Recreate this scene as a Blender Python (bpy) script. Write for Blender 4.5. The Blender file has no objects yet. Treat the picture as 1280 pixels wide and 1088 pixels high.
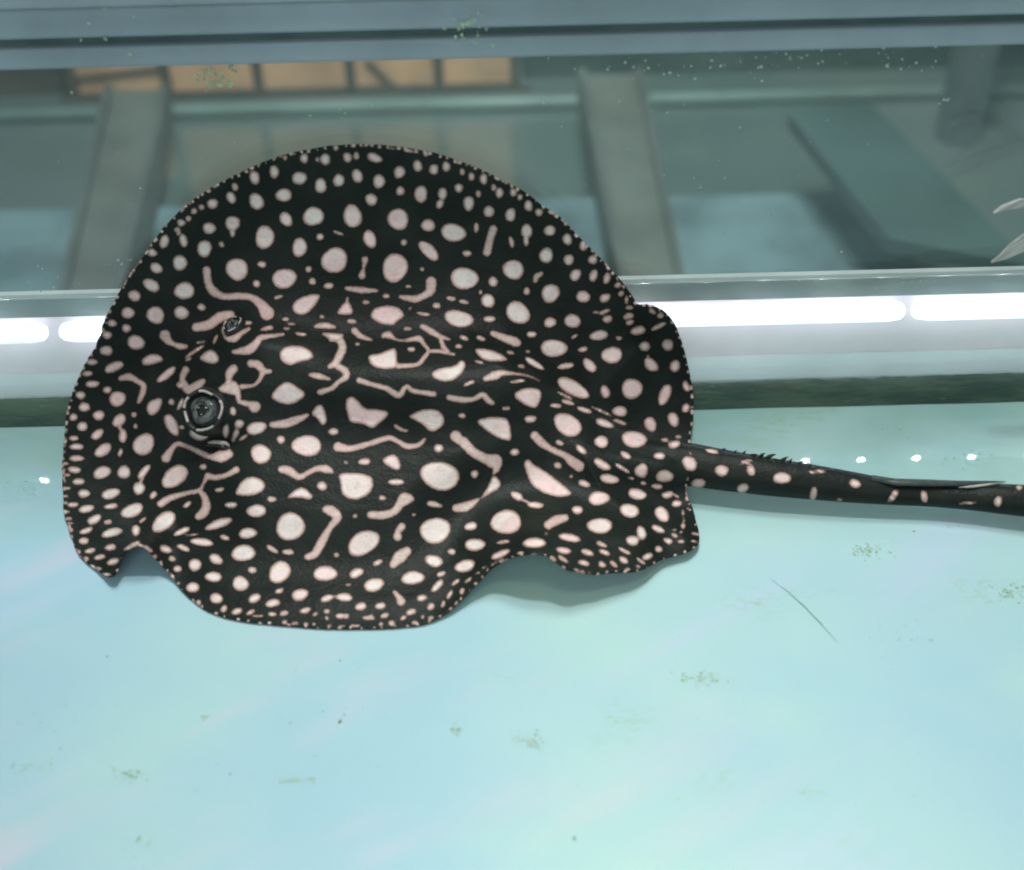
import bpy, bmesh, math, random
import numpy as np
from mathutils import Vector, Matrix, noise
from mathutils.geometry import delaunay_2d_cdt
rnd = random.Random(7)
R = math.radians
S = bpy.context.scene
COL = S.collection

# ------------------------------------------------------------------ camera
FPX = 1758.0                       # focal length in photograph pixels (1280 wide)
CAM = np.array([0.0, -0.904, 0.73])
PITCH, ROLL = 40.0, -1.45
cam_rot = Matrix.Rotation(R(90 - PITCH), 3, 'X') @ Matrix.Rotation(R(ROLL), 3, 'Z')
cd = bpy.data.cameras.new('camera'); co = bpy.data.objects.new('camera', cd); COL.objects.link(co)
co.location = CAM; co.rotation_euler = cam_rot.to_euler()
cd.sensor_width = 36.0; cd.lens = 36.0 * FPX / 1280.0
cd.clip_start = 0.02; cd.clip_end = 60.0
cd.dof.use_dof = True; cd.dof.focus_distance = 1.08; cd.dof.aperture_fstop = 3.7
S.camera = co
S.cycles.filter_width = 2.0
# ------------------------------------------------------------------ world and lamps
W = bpy.data.worlds.new('World'); S.world = W; W.use_nodes = True
bg = W.node_tree.nodes['Background']
bg.inputs['Color'].default_value = (0.80, 0.94, 1.0, 1); bg.inputs['Strength'].default_value = 0.29

def area(name, loc, target, size, power, colour):
    l = bpy.data.lights.new(name, 'AREA'); l.shape = 'DISK'; l.size = size; l.energy = power; l.color = colour
    o = bpy.data.objects.new(name, l); COL.objects.link(o)
    o.location = loc
    o.rotation_euler = (Vector(target) - Vector(loc)).to_track_quat('-Z', 'Y').to_euler()
    return o
area('overhead_lamp', (0.04, -0.16, 1.60), (0.0, -0.20, 0.0), 0.14, 12.2, (1.0, 0.95, 0.96))
area('soft_fill', (-0.2, -2.0, 1.5), (0.0, 0.0, 0.12), 1.1, 11.0, (0.95, 1.0, 0.97))  # unseen fill added behind the camera to lift the upright surfaces
fl = area('front_fill', (0.10, -0.86, 1.35), (0.10, -0.74, 0.0), 0.45, 1.2, (1.0, 0.93, 0.58)); fl.data.spread = R(44)  # unseen fill added to brighten and warm the foreground floor
rl = area('room_fill', (0.1, 0.45, 2.3), (0.0, 1.6, -0.6), 0.8, 22.0, (0.95, 1.0, 0.97)); rl.data.spread = R(100)  # unseen fill added to light the tan screen and the room
S.view_settings.view_transform = 'Standard'; S.view_settings.look = 'None'
S.view_settings.exposure = 0.0; S.view_settings.gamma = 1.0

# ------------------------------------------------------------------ helpers
Rm = np.array(cam_rot)
def dirs(px, py):
    px = np.asarray(px, float); py = np.asarray(py, float)
    v = np.stack([(px - 640) / FPX, -(py - 544) / FPX, -np.ones_like(px)], -1)
    return v @ Rm.T
def at_z(px, py, z):
    d = dirs(px, py); t = (z - CAM[2]) / d[..., 2]
    return CAM + d * t[..., None]
def at_y(px, py, y):
    d = dirs(px, py); t = (y - CAM[1]) / d[..., 1]
    return CAM + d * t[..., None]
def project(P):
    v = (np.asarray(P) - CAM) @ Rm
    return 640 + FPX * v[..., 0] / -v[..., 2], 544 - FPX * v[..., 1] / -v[..., 2]
def sm(a, b, x):
    t = np.clip((x - a) / (b - a), 0, 1); return t * t * (3 - 2 * t)

def tag(o, label=None, cat=None, group=None, kind=None):
    if label: o['label'] = label
    if cat: o['category'] = cat
    if group: o['group'] = group
    if kind: o['kind'] = kind
    return o
def empty(name, loc=(0, 0, 0)):
    o = bpy.data.objects.new(name, None); COL.objects.link(o); o.location = loc; o.empty_display_size = .02; return o
def link(name, me, m=None, parent=None, smooth=False):
    o = bpy.data.objects.new(name, me); COL.objects.link(o)
    if m: me.materials.append(m)
    if smooth: me.polygons.foreach_set('use_smooth', [True] * len(me.polygons))
    if parent:
        o.parent = parent
        if parent.type == 'EMPTY' or True: o.matrix_parent_inverse = Matrix.Translation(-world_loc(parent))
    return o
def world_loc(o):
    v = Vector(o.location)
    while o.parent:
        v = o.matrix_parent_inverse @ v
        o = o.parent; v = v + Vector(o.location)
    return v
def mesh(name, verts, faces):
    me = bpy.data.meshes.new(name); me.from_pydata([tuple(map(float, v)) for v in verts], [], faces); me.update(); return me
def box(name, lo, hi, m, parent=None, bev=0.0015):
    bm = bmesh.new(); bmesh.ops.create_cube(bm, size=1)
    for v in bm.verts:
        v.co = Vector([(lo[i] + hi[i]) / 2 + v.co[i] * (hi[i] - lo[i]) for i in range(3)])
    if bev: bmesh.ops.bevel(bm, geom=bm.edges[:], offset=bev, segments=2, affect='EDGES', profile=.5)
    me = bpy.data.meshes.new(name); bm.to_mesh(me); bm.free()
    return link(name, me, m, parent, smooth=False)
def extrude_poly(name, top, depth, m, parent=None, bev=0.003):
    """Prism under a polygon of 3-D points, extruded straight down."""
    bm = bmesh.new()
    vs = [bm.verts.new(tuple(p)) for p in top]; f = bm.faces.new(vs)
    r = bmesh.ops.extrude_face_region(bm, geom=[f])
    for v in r['geom']:
        if isinstance(v, bmesh.types.BMVert): v.co.z -= depth
    bmesh.ops.recalc_face_normals(bm, faces=bm.faces[:])
    if bev: bmesh.ops.bevel(bm, geom=bm.edges[:], offset=bev, segments=2, affect='EDGES', profile=.5)
    me = bpy.data.meshes.new(name); bm.to_mesh(me); bm.free()
    return link(name, me, m, parent)
def tube_mesh(name, pts, radii, n=10, flat=None):
    """Tube along points; flat scales the radius along z."""
    pts = [Vector(p) for p in pts]; V = []; F = []
    for i, p in enumerate(pts):
        t = (pts[min(i + 1, len(pts) - 1)] - pts[max(i - 1, 0)]).normalized()
        a = Vector((0, 0, 1)).cross(t)
        if a.length < 1e-4: a = Vector((1, 0, 0))
        a.normalize(); b = t.cross(a)
        for k in range(n):
            ph = 2 * math.pi * k / n
            V.append(p + a * (radii[i] * math.cos(ph)) + b * (radii[i] * math.sin(ph) * (flat or 1)))
    for i in range(len(pts) - 1):
        for k in range(n):
            q = (k + 1) % n
            F.append((i * n + k, i * n + q, (i + 1) * n + q, (i + 1) * n + k))
    F.append(tuple(range(n))[::-1]); F.append(tuple(range((len(pts) - 1) * n, len(pts) * n)))
    return mesh(name, V, F)

class NT:
    """Small wrapper for node materials."""
    def __init__(s, name):
        s.m = bpy.data.materials.new(name); s.m.use_nodes = True; s.t = s.m.node_tree
        s.b = s.t.nodes['Principled BSDF']; s.out = s.t.nodes['Material Output']
    def n(s, typ, **kw):
        x = s.t.nodes.new(typ)
        for k, v in kw.items():
            if k.startswith('in_'): x.inputs[int(k[3:]) if k[3:].isdigit() else k[3:]].default_value = v
            else: setattr(x, k, v)
        return x
    def l(s, a, b): s.t.links.new(a, b)
    def coords(s, scale=(1, 1, 1), rot=(0, 0, 0)):
        c = s.n('ShaderNodeTexCoord'); mp = s.n('ShaderNodeMapping')
        mp.inputs['Scale'].default_value = scale
        src = c.outputs['Object']
        if any(rot):
            m0 = s.n('ShaderNodeMapping'); m0.inputs['Rotation'].default_value = rot; s.l(src, m0.inputs['Vector']); src = m0.outputs['Vector']
        s.l(src, mp.inputs['Vector']); return mp.outputs['Vector']
    def noise(s, vec, scale, detail=3, rough=.5):
        x = s.n('ShaderNodeTexNoise'); x.inputs['Scale'].default_value = scale
        x.inputs['Detail'].default_value = detail; x.inputs['Roughness'].default_value = rough
        s.l(vec, x.inputs['Vector']); return x.outputs['Fac']
    def rng(s, v, a, b, c=0.0, d=1.0, smooth=True):
        x = s.n('ShaderNodeMapRange'); x.interpolation_type = 'SMOOTHSTEP' if smooth else 'LINEAR'
        for i, k in enumerate((a, b, c, d)): x.inputs[i + 1].default_value = k
        s.l(v, x.inputs[0]); return x.outputs[0]
    def mix(s, f, a, b):
        x = s.n('ShaderNodeMix', data_type='RGBA')
        for sock, v in ((x.inputs[0], f), (x.inputs[6], a), (x.inputs[7], b)):
            if isinstance(v, (int, float)): sock.default_value = v
            elif isinstance(v, tuple): sock.default_value = (*v, 1)
            else: s.l(v, sock)
        return x.outputs[2]
    def mul(s, a, b, op='MULTIPLY'):
        x = s.n('ShaderNodeMath', operation=op)
        for i, v in enumerate((a, b)):
            if isinstance(v, (int, float)): x.inputs[i].default_value = v
            else: s.l(v, x.inputs[i])
        return x.outputs[0]
    def bump(s, h, strength, dist):
        x = s.n('ShaderNodeBump'); x.inputs['Strength'].default_value = strength; x.inputs['Distance'].default_value = dist
        s.l(h, x.inputs['Height']); s.l(x.outputs[0], s.b.inputs['Normal'])
    def set(s, **kw):
        for k, v in kw.items(): s.b.inputs[k.replace('_', ' ')].default_value = v
        return s

def plain(name, c, rough=.5, var=.25, scale=30, spec=.3, metal=0.0):
    t = NT(name); v = t.noise(t.coords(), scale, 4)
    dark = tuple(x * (1 - var) for x in c); lite = tuple(min(1, x * (1 + var * .6)) for x in c)
    t.l(t.mix(t.rng(v, .3, .7), dark, lite), t.b.inputs['Base Color'])
    t.set(Roughness=rough, Metallic=metal); t.b.inputs['Specular IOR Level'].default_value = spec
    t.bump(v, .15, .002)
    return t.m
def glow(name, c, strength, base=(.8, .8, .8)):
    t = NT(name); t.b.inputs['Base Color'].default_value = (*base, 1)
    t.b.inputs['Emission Color'].default_value = (*c, 1); t.b.inputs['Emission Strength'].default_value = strength
    return t.m

# ------------------------------------------------------------------ materials
def floor_material():
    t = NT('pale_tank_bottom')
    big = t.noise(t.coords((1, 1, 1)), 2.6, 3, .5)
    st = t.noise(t.coords((1.2, 5.5, 1), (0, 0, R(-34))), 2.2, 3, .55)  # pastel streaks: iridescent light painted into the floor colour
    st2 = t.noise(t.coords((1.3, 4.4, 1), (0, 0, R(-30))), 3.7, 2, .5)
    c = t.mix(t.rng(big, .35, .65), (.325, .525, .625), (.375, .585, .61))
    c = t.mix(t.rng(st, .52, .72, 0, .55), c, (.47, .56, .70))
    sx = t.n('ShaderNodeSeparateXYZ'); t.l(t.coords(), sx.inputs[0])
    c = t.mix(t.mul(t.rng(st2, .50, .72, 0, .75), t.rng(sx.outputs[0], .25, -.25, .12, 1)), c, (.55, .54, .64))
    c = t.mix(t.rng(st, .42, .28, 0, .40), c, (.33, .57, .60))
    # greenish algae film that gathers along the back of the tank
    sep = t.n('ShaderNodeSeparateXYZ'); t.l(t.coords(), sep.inputs[0])
    film = t.noise(t.coords((1, 2.2, 1)), 9, 5, .6)
    near_wall = t.rng(sep.outputs[1], -.20, -.02, 0, 1)
    c = t.mix(t.mul(near_wall, t.rng(film, .25, .7, .45, 1.0)), c, (.27, .47, .43))
    olive = t.mul(t.mul(near_wall, t.rng(t.noise(t.coords((1, 2.0, 1)), 13, 5), .52, .78)), .38)
    c = t.mix(olive, c, (.25, .36, .20))
    # faint smears
    sme = t.noise(t.coords((3, 8, 1), (0, 0, R(14))), 6, 6, .7)
    c = t.mix(t.rng(sme, .62, .80, 0, .30), c, (.40, .62, .50))
    mint = t.noise(t.coords((1, 1.3, 1)), 3.1, 4, .55)
    c = t.mix(t.rng(mint, .44, .70, 0, .65), c, (.43, .655, .575))
    scuff = t.noise(t.coords((1.5, 30, 1), (0, 0, R(7))), 5, 5, .7)
    c = t.mix(t.rng(scuff, .60, .82, 0, .22), c, (.55, .72, .70))
    patch = t.mul(t.rng(t.noise(t.coords((1, 1.8, 1)), 6.5, 2), .60, .72), t.rng(t.noise(t.coords((1, 2.2, 1)), 90, 6, .7), .48, .64))
    c = t.mix(t.mul(patch, .50), c, (.27, .45, .27))
    dots = t.rng(t.noise(t.coords(), 210, 2, .5), .74, .80)
    c = t.mix(t.mul(dots, .35), c, (.18, .28, .24))
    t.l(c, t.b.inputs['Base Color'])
    t.set(Roughness=.55); t.b.inputs['Specular IOR Level'].default_value = .1
    t.b.inputs['Coat Weight'].default_value = .9; t.b.inputs['Coat Roughness'].default_value = .028
    t.b.inputs['Coat IOR'].default_value = 1.36
    return t.m

def skin_material():
    t = NT('spotted_skin')
    at = t.n('ShaderNodeAttribute', attribute_name='spot'); d = at.outputs['Fac']
    be = t.n('ShaderNodeAttribute', attribute_name='belly').outputs['Fac']
    v = t.coords()
    grain = t.noise(v, 380, 4, .6); blotch = t.noise(v, 26, 3, .5)
    d2 = t.mul(d, t.rng(grain, .25, .75, -.45, .45), 'ADD')
    black = t.mix(t.rng(blotch, .35, .7), (.0110, .0158, .0130), (.0175, .0235, .0195))
    black = t.mix(t.rng(t.noise(v, 42, 3), .66, .80, 0, .5), black, (.024, .046, .020))
    rim = t.mix(t.rng(blotch, .35, .65), (.45, .315, .26), (.52, .355, .31))
    core = t.mix(t.rng(t.noise(v, 9, 2, .5), .38, .62), (.72, .675, .62), (.80, .60, .575)); core = t.mix(t.rng(t.noise(v, 70, 3), .35, .75, 0, .5), core, (.80, .72, .68))
    white = t.mix(t.rng(d2, -1.7, -4.3), rim, core)
    white = t.mix(t.rng(t.noise(v, 130, 5, .7), .42, .75, 0, .45), white, (.48, .34, .28)); white = t.mix(t.rng(grain, .5, .8, 0, .18), white, (.40, .32, .27))
    c = t.mix(t.rng(d2, .8, -2.1), black, white)
    c = t.mix(be, c, (.42, .38, .34))
    t.l(c, t.b.inputs['Base Color'])
    t.set(Roughness=.40); t.b.inputs['Specular IOR Level'].default_value = .12
    t.bump(t.mul(t.noise(v, 520, 3, .6), t.mul(t.noise(t.coords((1, 1.6, 1.6)), 70, 3, .6), 2.2), 'ADD'), .30, .0014)
    return t.m

def glass_material():
    t = NT('tank_glass'); t.t.nodes.remove(t.b)
    tr = t.n('ShaderNodeBsdfTransparent'); tr.inputs[0].default_value = (.955, .985, .978, 1)
    gl = t.n('ShaderNodeBsdfGlossy'); gl.inputs['Roughness'].default_value = .0; gl.inputs['Color'].default_value = (.9, 1, .97, 1)
    fr = t.n('ShaderNodeFresnel'); fr.inputs[0].default_value = 1.36
    mx = t.n('ShaderNodeMixShader'); t.l(fr.outputs[0], mx.inputs[0]); t.l(tr.outputs[0], mx.inputs[1]); t.l(gl.outputs[0], mx.inputs[2])
    df = t.n('ShaderNodeBsdfDiffuse'); df.inputs['Color'].default_value = (.50, .62, .60, 1)
    veil = t.mul(t.rng(t.noise(t.coords((1, 1, 1.6)), 7, 5, .6), .3, .75, .035, .10), 1.0)  # diffuse veil mixed into the glass, standing in for water haze
    m2 = t.n('ShaderNodeMixShader'); t.l(veil, m2.inputs[0]); t.l(mx.outputs[0], m2.inputs[1]); t.l(df.outputs[0], m2.inputs[2])
    t.l(m2.outputs[0], t.out.inputs[0])
    return t.m

M_floor = floor_material(); M_skin = skin_material(); M_glass = glass_material()
M_rail = plain('blue_grey_rail', (.285, .365, .40), .5, .12, 12)
M_groove = plain('dark_groove', (.11, .17, .165), .7, .2, 20)
M_lip = plain('pale_lip', (.62, .64, .64), .35, .1, 14)
M_channel = plain('brushed_channel', (.44, .46, .47), .4, .3, 9)
M_pink = plain('led_spill_white_plastic', (.95, .82, .86), .45, .12, 7)  # white plastic with pink spill from the LEDs painted into its colour
M_base = plain('bluish_white_plastic', (.86, .91, .93), .45, .1, 8)
def tube_material():
    t = NT('lit_tube'); v = t.coords((1, 3, 3))
    t.b.inputs['Base Color'].default_value = (.8, .8, .8, 1); t.b.inputs['Emission Color'].default_value = (.82, .90, 1.0, 1)
    t.l(t.rng(t.noise(v, 26, 4, .6), .28, .72, .95, 1.9), t.b.inputs['Emission Strength'])
    return t.m
M_tube = tube_material()
M_led = glow('lit_diode', (.95, .97, 1.0), 120.0)
def seam_material():
    t = NT('algae_silicone'); v = t.coords((1, 3, 5)); a = t.noise(v, 14, 5, .65); b = t.noise(v, 70, 4, .6)
    c = t.mix(t.rng(a, .35, .65), (.032, .068, .054), (.070, .125, .085))
    c = t.mix(t.rng(b, .6, .75, 0, .6), c, (.12, .18, .14))
    t.l(c, t.b.inputs['Base Color']); t.set(Roughness=.6); t.bump(b, .5, .002)
    return t.m
M_seam = seam_material()

# ------------------------------------------------------------------ the tank
def grid_sheet(name, x0, x1, y0, y1, z, m):
    me = mesh(name, [(x0, y0, z), (x1, y0, z), (x1, y1, z), (x0, y1, z)], [(0, 1, 2, 3)])
    return link(name, me, m)
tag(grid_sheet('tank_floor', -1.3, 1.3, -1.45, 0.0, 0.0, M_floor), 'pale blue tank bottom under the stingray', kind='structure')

tank = tag(empty('aquarium', (0, 0, 0)), 'aquarium back wall of clear glass between pale bottom rail and blue grey top rail', 'aquarium')
box('glass_pane', (-1.3, 0.0, 0.0005), (1.3, .008, .42), M_glass, tank, 0)
# silicone bead along the seam, its top edge ragged with algae
V = []; F = []; N = 520
for i in range(N + 1):
    x = -1.3 + 2.6 * i / N
    rag = (.0026 * noise.noise((x * 9, 0, 0)) + .0022 * noise.noise((x * 40, 3, 0))) + .0012 * noise.noise((x * 130, 5, 0))
    fr = .0012 * noise.noise((x * 12, 9, 0))
    top = .0232 + rag
    V += [(x, -.0005, top), (x, -.0035, top - .0012), (x, -.0062 + fr, .010), (x, -.0085 + fr, .0006)]
for i in range(N):
    for k in range(3):
        a = i * 4 + k; F.append((a, a + 1, a + 5, a + 4))
link('silicone_seam', mesh('silicone_seam', V, F), M_seam, tank, True)
XL, XR = -1.3, 1.3
def profile(name, yz, m, parent):
    """A long extrusion of a closed (y, z) outline along the back wall."""
    n = len(yz); V = [(x, y, z) for x in (XL, XR) for y, z in yz]
    F = [(i, (i + 1) % n, n + (i + 1) % n, n + i) for i in range(n)] + [tuple(range(n))[::-1], tuple(range(n, 2 * n))]
    me = mesh(name, V, F); bm = bmesh.new(); bm.from_mesh(me); bmesh.ops.recalc_face_normals(bm, faces=bm.faces[:]); bm.to_mesh(me); bm.free()
    return link(name, me, m, parent)
br = profile('bottom_rail', [(.0095, -.02), (.0095, .012), (.0105, .016), (.0205, .0330), (.036, .0330), (.036, -.02)], M_base, tank)
profile('middle_face', [(.0205, .0332), (.0220, .0370), (.0330, .0675), (.036, .0675), (.036, .0332)], M_pink, br)
box('channel_back', (XL, .0335, .0677), (XR, .036, .0925), M_pink, br, 0)
profile('upper_face', [(.0240, .0927), (.0135, .0937), (.0130, .1125), (.020, .1125), (.0330, .0945), (.0330, .0927)], M_channel, br)
profile('top_lip', [(.0112, .1127), (.0105, .1140), (.0118, .1165), (.0160, .1172), (.0185, .1127)], M_lip, br)
tr_ = box('top_rail', (XL, -.022, .3185), (XR, -.001, .3335), M_rail, tank, .002)
box('groove', (XL, -.016, .3337), (XR, -.001, .3405), M_groove, tr_, 0)
box('upper_beam', (XL, -.024, .3407), (XR, -.001, .3615), M_rail, tr_, .002)
box('top_lip', (XL, -.026, .3617), (XR, -.001, .378), M_rail, tr_, .002)

# lit tubes behind the glass, in the channel of the bottom rail
def led_tube(xa, xb, label, phase):
    root = tag(empty('led_tube', ((xa + xb) / 2, .0205, .0745)), label, 'lamp', 'lit tubes in the bottom rail')
    pts = [(xa, .0205, .0745), (xa + .003, .0205, .0745), (xa + .012, .0205, .0745), (xb - .012, .0205, .0745), (xb - .003, .0205, .0745), (xb, .0205, .0745)]
    link('tube', tube_mesh('tube', pts, [.0045, .0072, .0088, .0088, .0072, .0045], 16), M_tube, root, True)
    first = None; x = phase - .0482 * math.floor((phase - xa - .01) / .0482)
    while x < xb - .01:
        if x > xa + .01:
            if first is None:
                bm = bmesh.new(); bmesh.ops.create_icosphere(bm, subdivisions=2, radius=1)
                for v in bm.verts: v.co = Vector((v.co.x * .0040, v.co.y * .0022, v.co.z * .0032))
                me = bpy.data.meshes.new('diode'); bm.to_mesh(me); bm.free(); first = me; me.materials.append(M_led)
            link('diode', first, None, root).location = (x, .0128, .0763)
        x += .0482
p = at_y(np.array([1130, 1141]), np.array([385, 385]), .021); q = at_y(np.array([48, 72]), np.array([400, 400]), .021)
led_tube(-1.0, q[0][0] + .004, 'lit white tube in the rail at the far left, left of the stingray', -.4066)
led_tube(q[1][0], p[0][0], 'long lit white tube in the rail running behind the stingray', .302)
led_tube(p[1][0], 1.0, 'lit white tube in the rail at the right, above the tail', .302)

# ------------------------------------------------------------------ the stingray
OUT = [(141,380),(132,397),(125,418),(116,439),(105,458),(96,476),(89,496),(84,514),(81,538),(79,562),(78,578),(78,595),(79,618),(80,640),
(84,656),(90,675),(99,694),(110,705),(123,714),(136,722),(144,717),(149,706),(153,696),(160,687),(168,683),(176,682),(184,687),(194,697),(203,707),(215,721),(227,737),
(240,750),(258,763),(282,772),(300,776),(323,779),(344,781),(380,784),(416,786),(463,786),(502,784),(530,780),(549,772),(566,761),(579,748),
(594,732),(606,719),(618,708),(635,699),(652,694),(671,693),(685,696),(697,704),(709,712),(723,715),(743,718),(766,716),(790,715),(809,710),
(824,701),(838,696),(852,692),(864,688),(873,680),(874,668),(870,651),(866,636),(861,625),(858,612),(861,596),(864,575),(863,552),(866,528),(867,500),
(863,471),(855,437),(845,409),(833,392),(819,384),(807,381),(797,381),(790,371),(778,354),(764,338),(752,325),(736,309),(721,294),(700,272),(676,256),
(658,242),(640,232),(604,214),(590,208),(571,201),(553,195),(535,190),(511,186),(487,183),(451,181),(416,183),(392,187),(368,191),(344,198),(320,207),
(299,217),(266,234),(237,253),(220,269),(203,287),(191,303),(180,319),(168,336),(158,350)]
def resample(P, step):
    P = np.array(P, float); n = len(P); out = []
    for i in range(n):
        p0, p1, p2, p3 = P[(i - 1) % n], P[i], P[(i + 1) % n], P[(i + 2) % n]
        k = max(1, int(round(np.linalg.norm(p2 - p1) / step)))
        for j in range(k):
            t = j / k
            out.append(.5 * ((2 * p1) + (p2 - p0) * t + (2 * p0 - 5 * p1 + 4 * p2 - p3) * t * t + (3 * p1 - p0 - 3 * p2 + p3) * t ** 3))
    return np.array(out)
OL = resample(OUT, 2.2)
# small scalloped teeth round the front and left edge of the disc
T_ = np.roll(OL, -1, 0) - np.roll(OL, 1, 0); T_ /= np.linalg.norm(T_, axis=1)[:, None]
NRM = np.stack([T_[:, 1], -T_[:, 0]], 1)
C_ = OL.mean(0); NRM *= np.sign(((OL - C_) * NRM).sum(1))[:, None]
arc = np.cumsum(np.linalg.norm(OL - np.roll(OL, 1, 0), axis=1))
jit = np.array([noise.noise((a / 7.0, 2.2, 0)) * 1.0 + noise.noise((a / 17.0, 8.2, 0)) * .8 for a in arc])
wt = np.where((OL[:, 0] < 420) & (OL[:, 1] < 690), 1.0, .45)
OL = OL + NRM * (jit * wt)[:, None]

def seg_dist(P, A, B):
    """Distance of points P (n,2) to segments A->B and the segment parameter."""
    ab = B - A; t = np.clip(((P - A) @ ab) / (ab @ ab), 0, 1)
    return np.linalg.norm(P - (A + t[:, None] * ab), axis=1), t
def dist_outline(P):
    D = np.full(len(P), 1e9)
    for i in range(0, len(OL), 1):
        D = np.minimum(D, (P[:, 0] - OL[i, 0]) ** 2 + (P[:, 1] - OL[i, 1]) ** 2)
    return np.sqrt(D)
def inside(P):
    x, y = P[:, 0], P[:, 1]; c = np.zeros(len(P), bool)
    A = OL; B = np.roll(OL, -1, 0)
    for (x1, y1), (x2, y2) in zip(A, B):
        if y1 == y2: continue
        k = ((y1 > y) != (y2 > y)) & (x < (x2 - x1) * (y - y1) / (y2 - y1) + x1)
        c ^= k
    return c
STEP = 2.3
gx, gy = np.meshgrid(np.arange(76, 880, STEP), np.arange(178, 790, STEP * .9))
gx = gx + (np.arange(gx.shape[0]) % 2)[:, None] * STEP / 2
G = np.stack([gx.ravel(), gy.ravel()], 1); G = G[inside(G)]
dG = dist_outline(G); G = G[dG > 1.5]
ALL = np.concatenate([OL, G]); nO = len(OL)
res = delaunay_2d_cdt([Vector(p) for p in ALL], [(i, (i + 1) % nO) for i in range(nO)], [], 1, 1e-4)
PX = np.array([tuple(v) for v in res[0]]); TRI = [tuple(f) for f in res[2]]
DD = dist_outline(PX)
boundary = DD < .3

def gauss(P, c, s, a, rot=0.0):
    d = P - np.array(c); cs, sn = math.cos(R(rot)), math.sin(R(rot))
    u = d[:, 0] * cs + d[:, 1] * sn; v = -d[:, 0] * sn + d[:, 1] * cs
    return a * np.exp(-.5 * ((u / s[0]) ** 2 + (v / s[1]) ** 2))
def heights(P, D):
    x, y = P[:, 0], P[:, 1]
    e = sm(0, 150, D)
    fx = sm(60, 330, x) * (1 - .62 * sm(560, 880, x))
    ramp = .098 * (sm(800, 440, y) * .75 + .25 * sm(560, 430, y)) * fx
    hf = .0022 + e * ramp + .004 * sm(0, 40, D)
    # folds: stretches of the free edge that stand off the bottom
    hf += .030 * np.exp(-.5 * ((x - 172) / 20) ** 2) * sm(600, 680, y) * np.exp(-.5 * (np.maximum(0, 688 - y) / 42) ** 2)
    hf += .040 * np.exp(-.5 * ((x - 664) / 46) ** 2) * sm(560, 680, y) * np.exp(-.5 * (np.maximum(0, 694 - y) / 60) ** 2)
    hf += .017 * np.exp(-.5 * ((x - 765) / 50) ** 2) * sm(600, 700, y)
    hf += .004 * np.sin(x / 19.) * np.exp(-.5 * ((x - 858) / 26) ** 2) * sm(600, 650, y)
    # root of the tail and the ridge that runs into it
    tl = np.interp(x, [560, 700, 800, 860, 900], [560, 566, 573, 580, 588])
    hf = hf + .030 * np.exp(-.5 * ((y - tl) / 27) ** 2) * sm(680, 860, x) * sm(900, 700, 700 + 0 * x)
    rl = np.interp(x, [540, 600, 690, 780, 865], [400, 432, 490, 535, 562])
    hf += .010 * sm(-16, 10, y - rl) * sm(560, 660, x) * np.exp(-np.maximum(0, y - rl) / 70) * sm(900, 780, x)
    # eye bumps, spiracle dip, cranial ridge
    hf += gauss(P, (259, 517), (30, 24), .012) + gauss(P, (318, 424), (46, 17), .012)
    hf += gauss(P, (282, 556), (17, 11), -.006) + gauss(P, (190, 668), (60, 9), -.003, -8)
    hf += gauss(P, (470, 470), (190, 40), .010, 6)
    hw = .0085 + .016 * sm(0, 140, D) * sm(230, 420, y) + .004 * np.sin(x / 60. + 1) * sm(10, 90, D)
    hw += .010 * np.exp(-.5 * ((x - 815) / 30) ** 2) * sm(440, 380, y)
    return hf, hw
KS = .055
def field(P3, hf, hw):
    a = P3[:, 2] - hf; b = -P3[:, 1] - hw
    h = np.maximum(KS - np.abs(a - b), 0) / KS
    return np.minimum(a, b) - h * h * KS * .25
def solve(P, D):
    hf, hw = heights(P, D); d = dirs(P[:, 0], P[:, 1])
    lo = np.full(len(P), .3); hi = np.full(len(P), 2.2)
    for _ in range(46):
        m = (lo + hi) / 2; f = field(CAM + d * m[:, None], hf, hw)
        pos = f > 0; lo = np.where(pos, m, lo); hi = np.where(pos, hi, m)
    return CAM + d * ((lo + hi) / 2)[:, None]
TOP = solve(PX, DD)
# vertex normals of the upper skin
tri = np.array(TRI)
fn = np.cross(TOP[tri[:, 1]] - TOP[tri[:, 0]], TOP[tri[:, 2]] - TOP[tri[:, 0]])
toc = CAM - TOP[tri[:, 0]]; flip = (fn * toc).sum(1) < 0
tri[flip] = tri[flip][:, ::-1]; fn[flip] *= -1
vn = np.zeros_like(TOP)
for k in range(3): np.add.at(vn, tri[:, k], fn)
vn /= np.linalg.norm(vn, axis=1)[:, None] + 1e-12
clear = np.minimum(TOP[:, 2], -TOP[:, 1]).clip(.001)
th = np.minimum(.0016 + .60 * clear * sm(0, 90, DD), .030)
th = np.where(boundary, .0009, th)
BOT = TOP - vn * th[:, None]
BOT[:, 2] = np.maximum(BOT[:, 2], .0006); BOT[:, 1] = np.minimum(BOT[:, 1], -.0008)
nT = len(TOP)
# rim faces join the two skins
edge_count = {}
for t in tri:
    for a, b in ((t[0], t[1]), (t[1], t[2]), (t[2], t[0])):
        edge_count[(a, b)] = 1
rim = [(a, b) for (a, b) in edge_count if (b, a) not in edge_count]
faces = [tuple(int(i) for i in t) for t in tri] + [tuple(int(i) + nT for i in t[::-1]) for t in tri]
faces += [(int(b), int(a), int(a) + nT, int(b) + nT) for a, b in rim]
verts = np.concatenate([TOP, BOT]); spix = np.concatenate([PX, PX]); belly = np.concatenate([np.zeros(nT), np.ones(nT)])
belly[nT:][boundary] = 0
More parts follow.
